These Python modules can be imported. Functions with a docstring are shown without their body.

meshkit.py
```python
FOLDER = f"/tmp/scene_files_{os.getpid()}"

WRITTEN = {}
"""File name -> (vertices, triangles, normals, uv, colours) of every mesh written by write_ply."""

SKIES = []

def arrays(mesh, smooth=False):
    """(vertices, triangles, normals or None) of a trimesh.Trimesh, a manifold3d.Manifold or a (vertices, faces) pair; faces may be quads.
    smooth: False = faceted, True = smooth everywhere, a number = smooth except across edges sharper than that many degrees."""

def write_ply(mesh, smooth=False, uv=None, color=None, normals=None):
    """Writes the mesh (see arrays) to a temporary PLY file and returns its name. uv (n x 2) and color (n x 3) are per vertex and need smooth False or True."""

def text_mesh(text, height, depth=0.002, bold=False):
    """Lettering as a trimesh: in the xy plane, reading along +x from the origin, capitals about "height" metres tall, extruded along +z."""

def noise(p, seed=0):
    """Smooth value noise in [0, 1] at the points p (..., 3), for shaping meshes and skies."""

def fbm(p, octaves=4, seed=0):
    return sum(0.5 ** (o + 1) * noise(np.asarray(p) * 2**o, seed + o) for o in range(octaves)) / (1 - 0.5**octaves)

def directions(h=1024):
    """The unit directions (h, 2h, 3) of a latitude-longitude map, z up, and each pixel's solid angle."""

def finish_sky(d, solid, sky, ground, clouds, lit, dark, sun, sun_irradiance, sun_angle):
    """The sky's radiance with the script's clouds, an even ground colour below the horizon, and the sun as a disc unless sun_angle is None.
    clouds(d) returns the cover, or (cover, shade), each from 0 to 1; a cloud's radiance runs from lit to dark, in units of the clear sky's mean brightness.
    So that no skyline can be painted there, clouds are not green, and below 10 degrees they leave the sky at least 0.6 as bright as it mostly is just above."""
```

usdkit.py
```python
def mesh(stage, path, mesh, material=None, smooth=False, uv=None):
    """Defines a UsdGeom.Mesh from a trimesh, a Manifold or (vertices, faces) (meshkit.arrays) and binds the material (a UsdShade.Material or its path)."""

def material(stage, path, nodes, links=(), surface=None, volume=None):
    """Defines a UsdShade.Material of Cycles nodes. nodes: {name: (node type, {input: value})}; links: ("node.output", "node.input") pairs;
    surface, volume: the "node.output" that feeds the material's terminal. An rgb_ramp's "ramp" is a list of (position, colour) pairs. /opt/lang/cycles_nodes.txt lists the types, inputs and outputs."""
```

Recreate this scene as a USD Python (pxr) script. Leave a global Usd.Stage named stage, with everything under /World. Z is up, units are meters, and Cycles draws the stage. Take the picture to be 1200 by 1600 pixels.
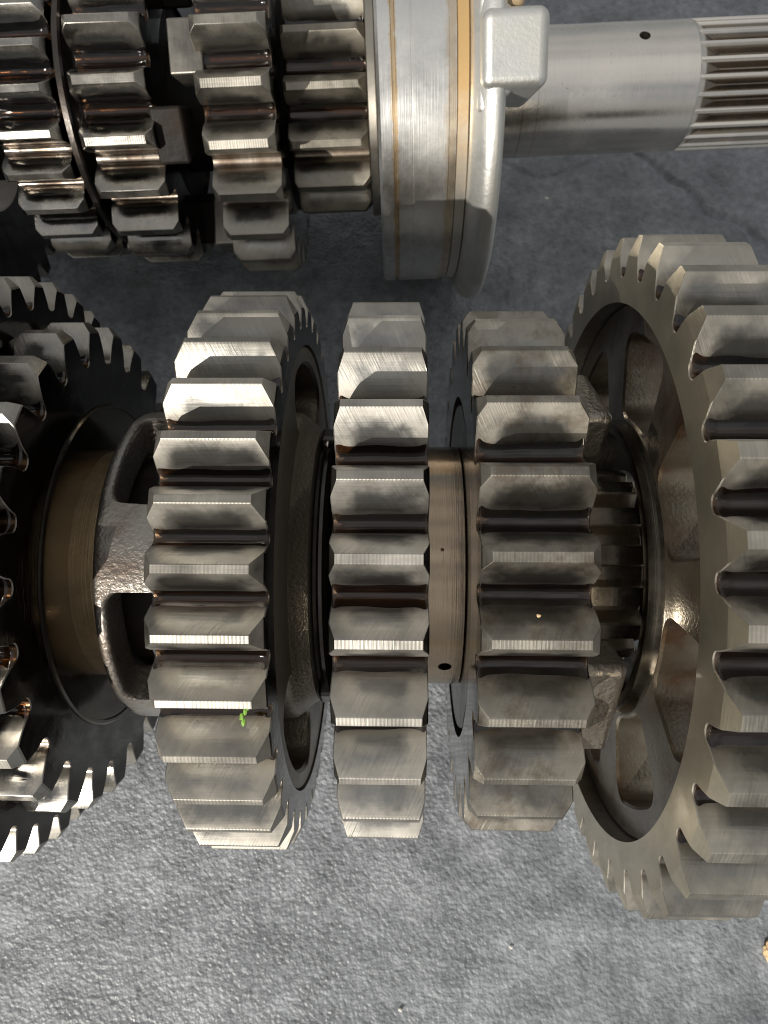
import math
import numpy as np
import trimesh
import mapbox_earcut as earcut
import manifold3d as m3
from shapely.geometry import Polygon, Point, LineString
from shapely import affinity
from pxr import Usd, UsdGeom, UsdLux, UsdShade, Gf, Sdf, Vt
import usdkit, meshkit

PI = math.pi
S = 0.17                    # metres per modelling unit (the camera is 0.17 m from the lower shaft)
RNG = np.random.default_rng(7)
stage = Usd.Stage.CreateInMemory()
UsdGeom.Xform.Define(stage, '/World')
UsdGeom.Scope.Define(stage, '/World/Looks')

# ------------------------------------------------------------------ camera
FPX, YAW, ROLL, PITCH = 1109.0, math.radians(1.5043), math.radians(-0.2656), math.radians(15.6)
CAM_AT = np.array([0.0, -0.19916, 0.98264])
GROUND_Z = -0.4315
cam = UsdGeom.Camera.Define(stage, '/World/camera')
cam.CreateHorizontalApertureAttr(36.0)
cam.CreateVerticalApertureAttr(48.0)
cam.CreateFocalLengthAttr(36.0 * FPX / 1200)
cam.CreateClippingRangeAttr(Gf.Vec2f(0.01, 50))
cy, sy, cr, sr = math.cos(YAW), math.sin(YAW), math.cos(ROLL), math.sin(ROLL)
cp, sp_ = math.cos(PITCH), math.sin(PITCH)
VIEW = np.array([[cr, -sr, 0], [sr, cr, 0], [0, 0, 1]]) @ np.array([[cy, 0, -sy], [0, 1, 0], [sy, 0, cy]]) @ np.array([[1, 0, 0], [0, cp, sp_], [0, -sp_, cp]])
M = np.eye(4); M[:3, :3] = VIEW; M[3, :3] = CAM_AT * S
cam.AddTransformOp().Set(Gf.Matrix4d(*M.ravel().tolist()))
cam.CreateFStopAttr(60.0)
cam.CreateFocusDistanceAttr(0.72 * S)
cam.CreateExposureAttr(0.10)

# ------------------------------------------------------------------ sky and sun
CLOUD = 13.0
SUN = np.array([-0.94, -1.36, 1.0]); SUN = SUN / np.linalg.norm(SUN)
# a physical sky behind bright broken cloud; the cloud follows the standard overcast law, three times brighter overhead than at the horizon
sky_m = usdkit.material(stage, '/World/Looks/sky_look', {
    'sky': ('sky_texture', {'sky_type': 'single_scattering', 'sun_disc': False, 'sun_elevation': math.asin(SUN[2]), 'sun_rotation': math.atan2(SUN[0], SUN[1]), 'altitude': 100.0, 'air_density': 1.0, 'aerosol_density': 1.0}),
    'tc': ('texture_coordinate', {}), 'sp': ('separate_xyz', {}),
    'zen': ('map_range', {'from_min': 0.0, 'from_max': 1.0, 'to_min': CLOUD / 3, 'to_max': CLOUD, 'clamp': True}),
    'n': ('noise_texture', {'scale': 2.6, 'detail': 5.0, 'roughness': 0.55}),
    'cv': ('map_range', {'from_min': 0.36, 'from_max': 0.56, 'to_min': 0.45, 'to_max': 0.97, 'clamp': True}),
    'lit': ('mix_color', {'blend_type': 'multiply', 'fac': 1.0, 'a': (1.0, 0.985, 0.95), 'use_clamp': False}),
    'mx': ('mix_color', {'blend_type': 'mix', 'use_clamp': False}),
    'bg': ('background_shader', {'strength': 0.05}),
}, [('tc.generated', 'n.vector'), ('tc.generated', 'sp.vector'), ('sp.z', 'zen.value'), ('zen.result', 'lit.b'), ('n.fac', 'cv.value'), ('cv.result', 'mx.fac'),
    ('sky.color', 'mx.a'), ('lit.result', 'mx.b'), ('mx.result', 'bg.color')], surface='bg.background')
dome = UsdLux.DomeLight.Define(stage, '/World/sky')
UsdShade.MaterialBindingAPI.Apply(dome.GetPrim()).Bind(sky_m)
sun = UsdLux.DistantLight.Define(stage, '/World/sun')
sun.CreateIntensityAttr(1.15)
sun.CreateNormalizeAttr(True) if hasattr(sun, 'CreateNormalizeAttr') else None
sun.GetPrim().CreateAttribute('inputs:normalize', Sdf.ValueTypeNames.Bool).Set(True)
sun.CreateAngleAttr(0.5)
sun.CreateColorAttr(Gf.Vec3f(1.0, 0.95, 0.87))
zax = SUN; xax = np.cross([0, 1, 0], zax); xax /= np.linalg.norm(xax); yax = np.cross(zax, xax)
L = np.eye(4); L[0, :3], L[1, :3], L[2, :3] = xax, yax, zax
sun.AddTransformOp().Set(Gf.Matrix4d(*L.ravel().tolist()))

# ------------------------------------------------------------------ prim helpers
def free(path):
    if not stage.GetPrimAtPath(path): return path
    k = 1
    while stage.GetPrimAtPath(f'{path}_{k:03d}'): k += 1
    return f'{path}_{k:03d}'

def say(prim, label=None, category=None, group=None, kind=None):
    for k, v in (('label', label), ('category', category), ('group', group), ('kind', kind)):
        if v: prim.SetCustomDataByKey(k, v)

def thing(name, label, category, loc=(0, 0, 0), rotz=0.0, group=None):
    x = UsdGeom.Xform.Define(stage, free('/World/' + name))
    x.AddTranslateOp().Set(Gf.Vec3d(*[float(c) * S for c in loc]))
    if rotz: x.AddRotateZOp().Set(math.degrees(rotz))
    say(x.GetPrim(), label, category, group)
    return x.GetPrim()

def put(name, mesh, mat, parent=None, smooth=False, label=None, category=None, group=None, kind=None, normals=None):
    """mesh in modelling units"""
    v, f, n = meshkit.arrays(mesh, smooth)
    base = str(parent.GetPath()) if parent else '/World'
    m = usdkit.mesh(stage, free(f'{base}/{name}'), (v * S, f), mat)
    if normals is not None: n = normals
    if n is not None:
        m.CreateNormalsAttr(Vt.Vec3fArray.FromNumpy(np.asarray(n, np.float32)))
        m.SetNormalsInterpolation('vertex')
    say(m.GetPrim(), label, category, group, kind)
    return m.GetPrim()

# ------------------------------------------------------------------ shape helpers (axis along x; angle 0 is up, positive leans towards -y)
def polar(r, a):
    return np.stack([-r * np.sin(a), r * np.cos(a)], -1)          # (y, z)

def tri2d(rings):
    """earcut of rings (outer first) -> triangles into the concatenated points"""
    pts = np.vstack(rings); ends = np.cumsum([len(r) for r in rings]).astype(np.uint32)
    return earcut.triangulate_float64(pts.astype(np.float64), ends).reshape(-1, 3)

def area(r):
    return 0.5 * np.sum(r[:, 0] * np.roll(r[:, 1], -1) - np.roll(r[:, 0], -1) * r[:, 1])

def inset(r, d):
    e0 = r - np.roll(r, 1, 0); e1 = np.roll(r, -1, 0) - r
    n0 = np.stack([-e0[:, 1], e0[:, 0]], -1); n1 = np.stack([-e1[:, 1], e1[:, 0]], -1)
    n0 /= np.maximum(np.linalg.norm(n0, axis=1, keepdims=True), 1e-12); n1 /= np.maximum(np.linalg.norm(n1, axis=1, keepdims=True), 1e-12)
    n = n0 + n1; n /= np.maximum((n * n).sum(1, keepdims=True) / 2, 0.5)
    return r + n * d

def prism(poly, x0, x1, bevel=0.0, bevel_in=None):
    """A shapely polygon in (y, z) drawn out along x, the edges of both ends bevelled."""
    poly = poly if poly.geom_type == 'Polygon' else max(poly.geoms, key=lambda g: g.area)
    rings = []
    for k, ring in enumerate([poly.exterior, *poly.interiors]):
        p = np.array(ring.coords)[:-1]
        if (area(p) > 0) != (k == 0): p = p[::-1]
        rings.append(p)
    b = bevel
    st = [(x0, b), (x0 + b, 0), (x1 - b, 0), (x1, b)] if b > 0 else [(x0, 0), (x1, 0)]
    V, F, at = [], [], 0
    for p in rings:
        n = len(p)
        for x, d in st:
            q = inset(p, d) if d else p
            V.append(np.column_stack([np.full(n, x), q]))
        i = np.arange(n); j = (i + 1) % n
        for s in range(len(st) - 1):
            a, c = at + s * n, at + (s + 1) * n
            F.append(np.column_stack([a + i, c + i, c + j])[:, ::-1] if False else np.column_stack([a + i, a + j, c + j]))
            F.append(np.column_stack([a + i, c + j, c + i]))
        at += n * len(st)
    t = tri2d([inset(p, b) if b else p for p in rings])
    for x, flip in ((x0, True), (x1, False)):
        V.append(np.column_stack([np.full(sum(map(len, rings)), x), np.vstack([inset(p, b) if b else p for p in rings])]))
        F.append((t[:, ::-1] if flip else t) + at); at += sum(map(len, rings))
    m = trimesh.Trimesh(np.vstack(V), np.vstack(F), process=False)
    m.merge_vertices(); trimesh.repair.fix_normals(m)
    return m

def lathe(profile, n=160, closed=True, a0=0.0, a1=2 * PI):
    """profile: (x, r) points of a closed outline, turned about the x axis"""
    p = np.array(profile, float); k = len(p)
    full = abs(a1 - a0 - 2 * PI) < 1e-6
    ang = np.linspace(a0, a1, n, endpoint=not full)
    V = np.concatenate([np.column_stack([p[:, 0], polar(p[:, 1], np.full(k, a))]) for a in ang])
    F = []
    for s in range(n if full else n - 1):
        a, b = s * k, ((s + 1) % n) * k
        for i in range(k if closed else k - 1):
            j = (i + 1) % k
            F += [(a + i, b + i, b + j), (a + i, b + j, a + j)]
    m = trimesh.Trimesh(V, np.array(F), process=False)
    if closed and not full:
        t = tri2d([p])
        m = trimesh.util.concatenate([m, trimesh.Trimesh(V[:k], t, process=False), trimesh.Trimesh(V[-k:], t[:, ::-1], process=False)])
    m.merge_vertices(); trimesh.repair.fix_normals(m)
    return m

def ringbox(x0, x1, r0, r1, c=0.0015, n=160):
    return lathe([(x0, r0), (x0, r1 - c), (x0 + c, r1), (x1 - c, r1), (x1, r1 - c), (x1, r0)], n)

def sector(r0, r1, a, half, rnd):
    t = np.linspace(a - half, a + half, 24)
    return Polygon(np.vstack([polar(r1, t), polar(r0, t[::-1])])).buffer(-rnd).buffer(rnd, quad_segs=8)

def disc(r, n=160):
    return Polygon(polar(r, np.linspace(0, 2 * PI, n, endpoint=False)))

def rounded(points, rad, n=10):
    """Manifold: hull of spheres"""
    sp = m3.Manifold.sphere(rad, n * 4)
    return m3.Manifold.batch_hull([sp.translate([float(c) for c in p]) for p in points])

def block(x0, x1, r0, r1, a, half, rad):
    """rounded dog between two radii and two angles"""
    pts = [(x, *polar(r, a + s * half * (1 if r > (r0 + r1) / 2 else 0.9))) for x in (x0 + rad, x1 - rad) for r in (r0 + rad, r1 - rad) for s in (-1, 1)]
    m = rounded(pts, rad).to_mesh()
    return trimesh.Trimesh(m.vert_properties[:, :3], m.tri_verts, process=False)

def soft(man, edge, it=12):
    m = man.refine_to_length(edge).to_mesh()
    t = trimesh.Trimesh(m.vert_properties[:, :3], m.tri_verts); t.merge_vertices()
    trimesh.smoothing.filter_taubin(t, lamb=0.5, nu=0.52, iterations=it)
    return t

def man(mesh):
    mesh.merge_vertices()
    return m3.Manifold(m3.Mesh(np.asarray(mesh.vertices, np.float32), np.asarray(mesh.faces, np.uint32)))

# ------------------------------------------------------------------ materials
def node_base(scale=1.0 / S):
    n = {'tc': ('texture_coordinate', {}), 'mp': ('mapping', {'scale': (scale,) * 3}), 'sp': ('separate_xyz', {}),
         'yy': ('math', {'math_type': 'multiply'}), 'zz': ('math', {'math_type': 'multiply'}), 'rr': ('math', {'math_type': 'add'}), 'r': ('math', {'math_type': 'sqrt'})}
    l = [('tc.object', 'mp.vector'), ('mp.vector', 'sp.vector'), ('sp.y', 'yy.value1'), ('sp.y', 'yy.value2'), ('sp.z', 'zz.value1'), ('sp.z', 'zz.value2'),
         ('yy.value', 'rr.value1'), ('zz.value', 'rr.value2'), ('rr.value', 'r.value1')]
    return n, l

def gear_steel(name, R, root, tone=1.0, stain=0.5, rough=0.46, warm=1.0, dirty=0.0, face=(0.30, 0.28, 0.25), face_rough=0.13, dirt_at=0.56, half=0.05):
    """machined gear steel: fine turning lines on the tip lands, slanting grinding marks on the flanks, brown oil varnish in the roots"""
    n, l = node_base()
    dep = R - root
    base = np.array([0.395, 0.374 - 0.010 * (warm - 1), 0.335 - 0.03 * (warm - 1)]) * tone
    n.update({
        'info': ('object_info', {}),
        'vary': ('map_range', {'to_min': 0.88, 'to_max': 1.08}),
        'cloud': ('noise_texture', {'scale': 14.0, 'detail': 5.0, 'roughness': 0.6}),
        # slanting scratches: u = x + 0.5 r, v = r - ... in long thin cells
        'u': ('math', {'math_type': 'multiply_add', 'value2': 0.55}),
        'uc': ('combine_xyz', {}),
        'um': ('mapping', {'scale': (420.0, 22.0, 22.0)}),
        'scr': ('noise_texture', {'scale': 1.0, 'detail': 3.0, 'roughness': 0.6}),
        'lm': ('mapping', {'scale': (9.0, 260.0, 260.0)}),
        'lin': ('noise_texture', {'scale': 1.0, 'detail': 4.0, 'roughness': 0.65}),
        'tipm': ('map_range', {'from_min': R - 0.0016, 'from_max': R - 0.0006, 'clamp': True}),
        'sx': ('math', {'math_type': 'multiply', 'value2': 2 * PI / 0.0036}),
        'sw': ('math', {'math_type': 'sine'}),
        'sm': ('math', {'math_type': 'multiply'}),
        'rootm': ('map_range', {'from_min': root + 0.06 * dep, 'from_max': root + 0.38 * dep, 'to_min': 1.0, 'to_max': 0.0, 'clamp': True}),
        'stn': ('noise_texture', {'scale': 30.0, 'detail': 4.0}),
        'stm': ('map_range', {'from_min': 0.25, 'from_max': 0.7, 'to_min': 0.35, 'to_max': 1.0, 'clamp': True}),
        'st': ('math', {'math_type': 'multiply'}),
        'st2': ('math', {'math_type': 'multiply', 'value2': stain}),
        'scp': ('noise_texture', {'scale': 26.0, 'detail': 2.0}), 'scq': ('map_range', {'from_min': 0.42, 'from_max': 0.66, 'to_min': 0.05, 'to_max': 0.50, 'clamp': True}), 'scm': ('math', {'math_type': 'subtract', 'value2': 0.5}), 'cs': ('math', {'math_type': 'multiply_add'}), 'cc': ('map_range', {'from_min': 0.32, 'from_max': 0.68, 'clamp': True}), 'c0': ('mix_color', {'blend_type': 'mix', 'a': tuple(base * 0.66), 'b': tuple(np.minimum(base * 1.18, 0.95))}),
        'cv': ('mix_color', {'blend_type': 'multiply', 'fac': 1.0}),
        'c1': ('mix_color', {'blend_type': 'mix', 'b': (0.11, 0.068, 0.040)}),
        'dn': ('noise_texture', {'scale': 34.0, 'detail': 6.0, 'roughness': 0.7}),
        'dm': ('map_range', {'from_min': dirt_at, 'from_max': dirt_at + 0.14, 'to_min': 0.0, 'to_max': dirty, 'clamp': True}),
        'c2': ('mix_color', {'blend_type': 'mix', 'b': (0.10, 0.066, 0.038)}),
        'pit': ('voronoi_texture', {'scale': 38.0, 'randomness': 1.0}),
        'pm': ('map_range', {'from_min': 0.035, 'from_max': 0.06, 'to_min': 0.75, 'to_max': 0.0, 'clamp': True}),
        'pn': ('noise_texture', {'scale': 11.0, 'detail': 1.0}),
        'pn2': ('map_range', {'from_min': 0.58, 'from_max': 0.62, 'clamp': True}),
        'pp': ('math', {'math_type': 'multiply'}),
        'c3': ('mix_color', {'blend_type': 'mix', 'b': (0.05, 0.04, 0.03)}),
        'ro': ('map_range', {'from_min': 0.3, 'from_max': 0.7, 'to_min': rough - 0.07, 'to_max': rough + 0.13}),
        'bj': ('math', {'math_type': 'multiply_add', 'value2': 0.75 * dep}),
        'b1': ('map_range', {'from_min': root + 0.56 * dep, 'from_max': root + 0.76 * dep, 'clamp': True}),
        'b2': ('map_range', {'from_min': root + 1.02 * dep, 'from_max': root + 1.26 * dep, 'to_min': 1.0, 'to_max': 0.0, 'clamp': True}),
        'ax': ('math', {'math_type': 'absolute'}), 'axj': ('math', {'math_type': 'multiply_add', 'value2': 0.050}),
        'b3': ('map_range', {'from_min': half + 0.008, 'from_max': half + 0.024, 'to_min': 1.0, 'to_max': 0.0, 'clamp': True}),
        'b12': ('math', {'math_type': 'multiply'}), 'band': ('math', {'math_type': 'multiply'}),
        'roB': ('mix_float', {'b': rough - 0.22}), 'bandf': ('math', {'math_type': 'multiply', 'value2': 0.85}),
        'cB': ('mix_color', {'blend_type': 'multiply', 'b': (0.80, 0.83, 0.88)}),
        'ro2': ('math', {'math_type': 'multiply_add', 'value2': -0.10}),
        'geo': ('geometry', {}), 'gs': ('separate_xyz', {}), 'ga': ('math', {'math_type': 'absolute'}),
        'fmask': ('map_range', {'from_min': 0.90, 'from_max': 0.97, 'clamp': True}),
        'fc': ('mix_color', {'blend_type': 'multiply', 'fac': 1.0, 'a': tuple(np.array(face) * 1.0)}),  # end-face tone per gear: shade painted in as near black, sunlit face pale
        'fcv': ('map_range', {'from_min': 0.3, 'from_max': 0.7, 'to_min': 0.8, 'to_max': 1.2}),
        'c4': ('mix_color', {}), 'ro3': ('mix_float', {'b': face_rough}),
        'hsc': ('map_range', {'to_min': 0.9, 'to_max': 0.15}), 'hsp': ('math', {'math_type': 'multiply'}), 'h1': ('math', {'math_type': 'multiply'}),
        'h2': ('math', {'math_type': 'multiply_add', 'value2': 0.16}),
        'h3': ('math', {'math_type': 'multiply_add', 'value2': 0.035}),
        'fine': ('noise_texture', {'scale': 420.0, 'detail': 2.0}),
        'bump': ('bump', {'strength': 0.75, 'distance': 0.0012 * S}),
        'p': ('principled_bsdf', {'metallic': 1.0, 'coat_roughness': 0.06, 'coat_ior': 1.47}),
    })
    l += [('info.random', 'vary.value'), ('mp.vector', 'cloud.vector'), ('r.value', 'u.value1'), ('sp.x', 'u.value3'), ('u.value', 'uc.x'), ('sp.y', 'uc.y'), ('sp.z', 'uc.z'),
          ('uc.vector', 'um.vector'), ('um.vector', 'scr.vector'), ('mp.vector', 'lm.vector'), ('lm.vector', 'lin.vector'),
          ('r.value', 'tipm.value'), ('sp.x', 'sx.value1'), ('sx.value', 'sw.value1'), ('sw.value', 'sm.value1'), ('tipm.result', 'sm.value2'),
          ('band.value', 'cB.fac'), ('cv.result', 'cB.a'), ('r.value', 'rootm.value'), ('mp.vector', 'stn.vector'), ('stn.fac', 'stm.value'), ('stm.result', 'st.value1'), ('rootm.result', 'st.value2'), ('st.value', 'st2.value1'),
          ('mp.vector', 'scp.vector'), ('scp.fac', 'scq.value'), ('scr.fac', 'scm.value1'), ('scm.value', 'cs.value1'), ('scq.result', 'cs.value2'), ('cloud.fac', 'cs.value3'), ('cs.value', 'cc.value'), ('cc.result', 'c0.fac'), ('c0.result', 'cv.a'), ('vary.result', 'cv.b'), ('cB.result', 'c1.a'), ('st2.value', 'c1.fac'),
          ('mp.vector', 'dn.vector'), ('dn.fac', 'dm.value'), ('dm.result', 'c2.fac'), ('c1.result', 'c2.a'),
          ('mp.vector', 'pit.vector'), ('pit.distance', 'pm.value'), ('mp.vector', 'pn.vector'), ('pn.fac', 'pn2.value'), ('pm.result', 'pp.value1'), ('pn2.result', 'pp.value2'),
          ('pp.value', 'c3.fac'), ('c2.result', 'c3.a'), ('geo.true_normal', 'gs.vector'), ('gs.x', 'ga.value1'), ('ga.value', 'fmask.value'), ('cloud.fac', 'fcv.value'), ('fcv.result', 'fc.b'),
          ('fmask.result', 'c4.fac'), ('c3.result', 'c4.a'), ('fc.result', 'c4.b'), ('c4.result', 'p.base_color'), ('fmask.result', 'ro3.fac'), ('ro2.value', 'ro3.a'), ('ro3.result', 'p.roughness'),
          ('cloud.fac', 'ro.value'), ('st.value', 'ro2.value1'), ('cloud.fac', 'bj.value1'), ('r.value', 'bj.value3'), ('bj.value', 'b1.value'), ('bj.value', 'b2.value'), ('sp.x', 'ax.value1'), ('cloud.fac', 'axj.value1'), ('ax.value', 'axj.value3'), ('axj.value', 'b3.value'),
          ('b1.result', 'b12.value1'), ('b2.result', 'b12.value2'), ('b12.value', 'band.value1'), ('b3.result', 'band.value2'), ('band.value', 'bandf.value1'), ('bandf.value', 'roB.fac'), ('ro.result', 'roB.a'), ('roB.result', 'ro2.value3'), ('st2.value', 'p.coat_weight'),
          ('scr.fac', 'h1.value1'), ('band.value', 'hsc.value'), ('hsc.result', 'hsp.value1'), ('scq.result', 'hsp.value2'), ('hsp.value', 'h1.value2'), ('lin.fac', 'h2.value1'), ('h1.value', 'h2.value3'), ('sm.value', 'h3.value1'), ('h2.value', 'h3.value3'),
          ('h3.value', 'bump.height'), ('bump.normal', 'p.normal')]
    return usdkit.material(stage, '/World/Looks/' + name, n, l, surface='p.BSDF')

def cast_steel(name, col, rough=0.38, bump=0.5, grain=130.0, coat=0.5, stain=0.5, metallic=0.9, stain_col=(0.06, 0.026, 0.010), spec=0.5):
    n, l = node_base()
    n.update({
        'g': ('noise_texture', {'scale': grain, 'detail': 3.0, 'roughness': 0.55}),
        'b': ('noise_texture', {'scale': 12.0, 'detail': 4.0, 'roughness': 0.6}),
        'bm': ('map_range', {'from_min': 0.42, 'from_max': 0.66, 'to_min': 0.0, 'to_max': stain, 'clamp': True}),
        'c': ('mix_color', {'a': col, 'b': stain_col}),
        'r1': ('map_range', {'from_min': 0.3, 'from_max': 0.7, 'to_min': rough - 0.1, 'to_max': rough + 0.12}),
        'bump': ('bump', {'strength': bump, 'distance': 0.0035 * S}),
        'p': ('principled_bsdf', {'metallic': metallic, 'specular_ior_level': spec, 'coat_weight': coat, 'coat_roughness': 0.12, 'coat_ior': 1.47}),
    })
    l += [('mp.vector', 'g.vector'), ('mp.vector', 'b.vector'), ('b.fac', 'bm.value'), ('bm.result', 'c.fac'), ('c.result', 'p.base_color'), ('b.fac', 'r1.value'), ('r1.result', 'p.roughness'),
          ('g.fac', 'bump.height'), ('bump.normal', 'p.normal'), ('bump.normal', 'p.coat_normal')]
    return usdkit.material(stage, '/World/Looks/' + name, n, l, surface='p.BSDF')

def turned(name, col, rough=0.2, bands=(), band_col=(0.62, 0.44, 0.22), lines=0.3, aniso=0.0, blotch=0.25, speck=0.0, metallic=1.0, land=None):
    """turned metal: fine rings round the axis; bands = (x0, x1, strength) of a ragged stain"""
    n, l = node_base()
    n.update({
        'lm': ('mapping', {'scale': (620.0, 7.0, 7.0)}),
        'lin': ('noise_texture', {'scale': 1.0, 'detail': 3.0, 'roughness': 0.6}),
        'am': ('mapping', {'scale': (6.0, 60.0, 60.0)}),
        'cl': ('noise_texture', {'scale': 9.0, 'detail': 5.0, 'roughness': 0.65}),
        'c0': ('mix_color', {'a': tuple(np.array(col) * (1 - blotch)), 'b': tuple(np.minimum(np.array(col) * (1 + 0.6 * blotch), 0.97))}),
        'fi': ('noise_texture', {'scale': 70.0, 'detail': 5.0, 'roughness': 0.7}),
        'sk': ('voronoi_texture', {'scale': 75.0}),
        'skm': ('map_range', {'from_min': 0.06, 'from_max': 0.12, 'to_min': speck, 'to_max': 0.0, 'clamp': True}),
        'skc': ('map_range', {'from_min': 0.5, 'from_max': 0.58, 'clamp': True}),
        'skp': ('math', {'math_type': 'multiply'}),
        'cs': ('mix_color', {'b': (0.06, 0.045, 0.03)}),
        'ro': ('map_range', {'from_min': 0.3, 'from_max': 0.7, 'to_min': max(rough - 0.07, 0.04), 'to_max': rough + 0.12}),
        'hb': ('math', {'math_type': 'multiply_add', 'value2': 0.25}),
        'bump': ('bump', {'strength': lines, 'distance': 0.0006 * S}),
        'p': ('principled_bsdf', {'metallic': metallic}),
    })
    l += [('mp.vector', 'lm.vector'), ('lm.vector', 'lin.vector'), ('mp.vector', 'cl.vector'), ('cl.fac', 'c0.fac'), ('mp.vector', 'fi.vector'),
          ('mp.vector', 'sk.vector'), ('sk.distance', 'skm.value'), ('cl.fac', 'skc.value'), ('skm.result', 'skp.value1'), ('skc.result', 'skp.value2'), ('skp.value', 'cs.fac'), ('c0.result', 'cs.a'),
          ('cl.fac', 'ro.value'), ('fi.fac', 'hb.value1'), ('lin.fac', 'hb.value3'), ('hb.value', 'bump.height'), ('bump.normal', 'p.normal')]
    last = 'cs.result'
    for k, (x0, x1, s) in enumerate(bands):
        w = 0.25 * (x1 - x0)
        n.update({f'j{k}': ('math', {'math_type': 'multiply_add', 'value2': 1.6 * (x1 - x0)}), f'a{k}': ('map_range', {'from_min': x0 + 0.8 * (x1 - x0) - w, 'from_max': x0 + 0.8 * (x1 - x0) + w, 'clamp': True}),
                  f'b{k}': ('map_range', {'from_min': x1 + 0.8 * (x1 - x0) - w, 'from_max': x1 + 0.8 * (x1 - x0) + w, 'to_min': s, 'to_max': 0.0, 'clamp': True}), f'm{k}': ('math', {'math_type': 'multiply'}), f'x{k}': ('mix_color', {'b': band_col})})
        l += [('fi.fac', f'j{k}.value1'), ('sp.x', f'j{k}.value3'), (f'j{k}.value', f'a{k}.value'), (f'j{k}.value', f'b{k}.value'), (f'a{k}.result', f'm{k}.value1'), (f'b{k}.result', f'm{k}.value2'), (f'm{k}.value', f'x{k}.fac'), (last, f'x{k}.a')]
        last = f'x{k}.result'
    if land:
        n.update({'ld': ('map_range', {'from_min': land[0] - 0.0052, 'from_max': land[0] - 0.0034, 'clamp': True}), 'lc': ('mix_color', {'b': land[1]})})
        l += [('r.value', 'ld.value'), ('ld.result', 'lc.fac'), (last, 'lc.a')]; last = 'lc.result'
    l += [(last, 'p.base_color'), ('ro.result', 'p.roughness')]
    return usdkit.material(stage, '/World/Looks/' + name, n, l, surface='p.BSDF')

def oil(name, tint, rough=0.03):
    return usdkit.material(stage, '/World/Looks/' + name, {
        'fr': ('fresnel', {'IOR': 1.6}), 't': ('transparent_bsdf', {'color': tint}), 'g': ('glossy_bsdf', {'color': (1, 1, 1), 'roughness': rough}), 'm': ('mix_closure', {}),
    }, [('fr.fac', 'm.fac'), ('t.BSDF', 'm.closure1'), ('g.BSDF', 'm.closure2')], surface='m.closure')

def plain(name, col, rough=0.5, metallic=0.0, **kw):
    return usdkit.material(stage, '/World/Looks/' + name, {'n': ('noise_texture', {'scale': 900.0, 'detail': 4.0}), 'tc': ('texture_coordinate', {}),
        'c': ('mix_color', {'a': tuple(np.array(col) * 0.7), 'b': tuple(np.minimum(np.array(col) * 1.3, 1))}), 'p': ('principled_bsdf', {'roughness': rough, 'metallic': metallic, **kw})},
        [('tc.object', 'n.vector'), ('n.fac', 'c.fac'), ('c.result', 'p.base_color')], surface='p.BSDF')

OIL = oil('brown_oil', (0.30, 0.195, 0.12))
CAST = cast_steel('cast_oily_steel', (0.30, 0.27, 0.225), rough=0.36, bump=0.55, coat=0.5)
CAST_KHAKI = cast_steel('cast_khaki_steel', (0.31, 0.275, 0.215), rough=0.42, bump=0.25, grain=230.0, coat=0.35, stain=0.4)
CAST_BROWN = cast_steel('cast_brown_steel', (0.20, 0.172, 0.125), rough=0.36, bump=0.16, grain=240.0, coat=0.7, stain=0.9, stain_col=(0.065, 0.032, 0.013))
CAST_LIGHT = cast_steel('cast_grey_steel', (0.25, 0.235, 0.210), rough=0.40, bump=0.38, grain=190.0, coat=0.6, stain=0.6)
DARK = cast_steel('blackened_steel', (0.055, 0.050, 0.045), rough=0.3, bump=0.1, coat=0.6, stain=0.3)
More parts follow.
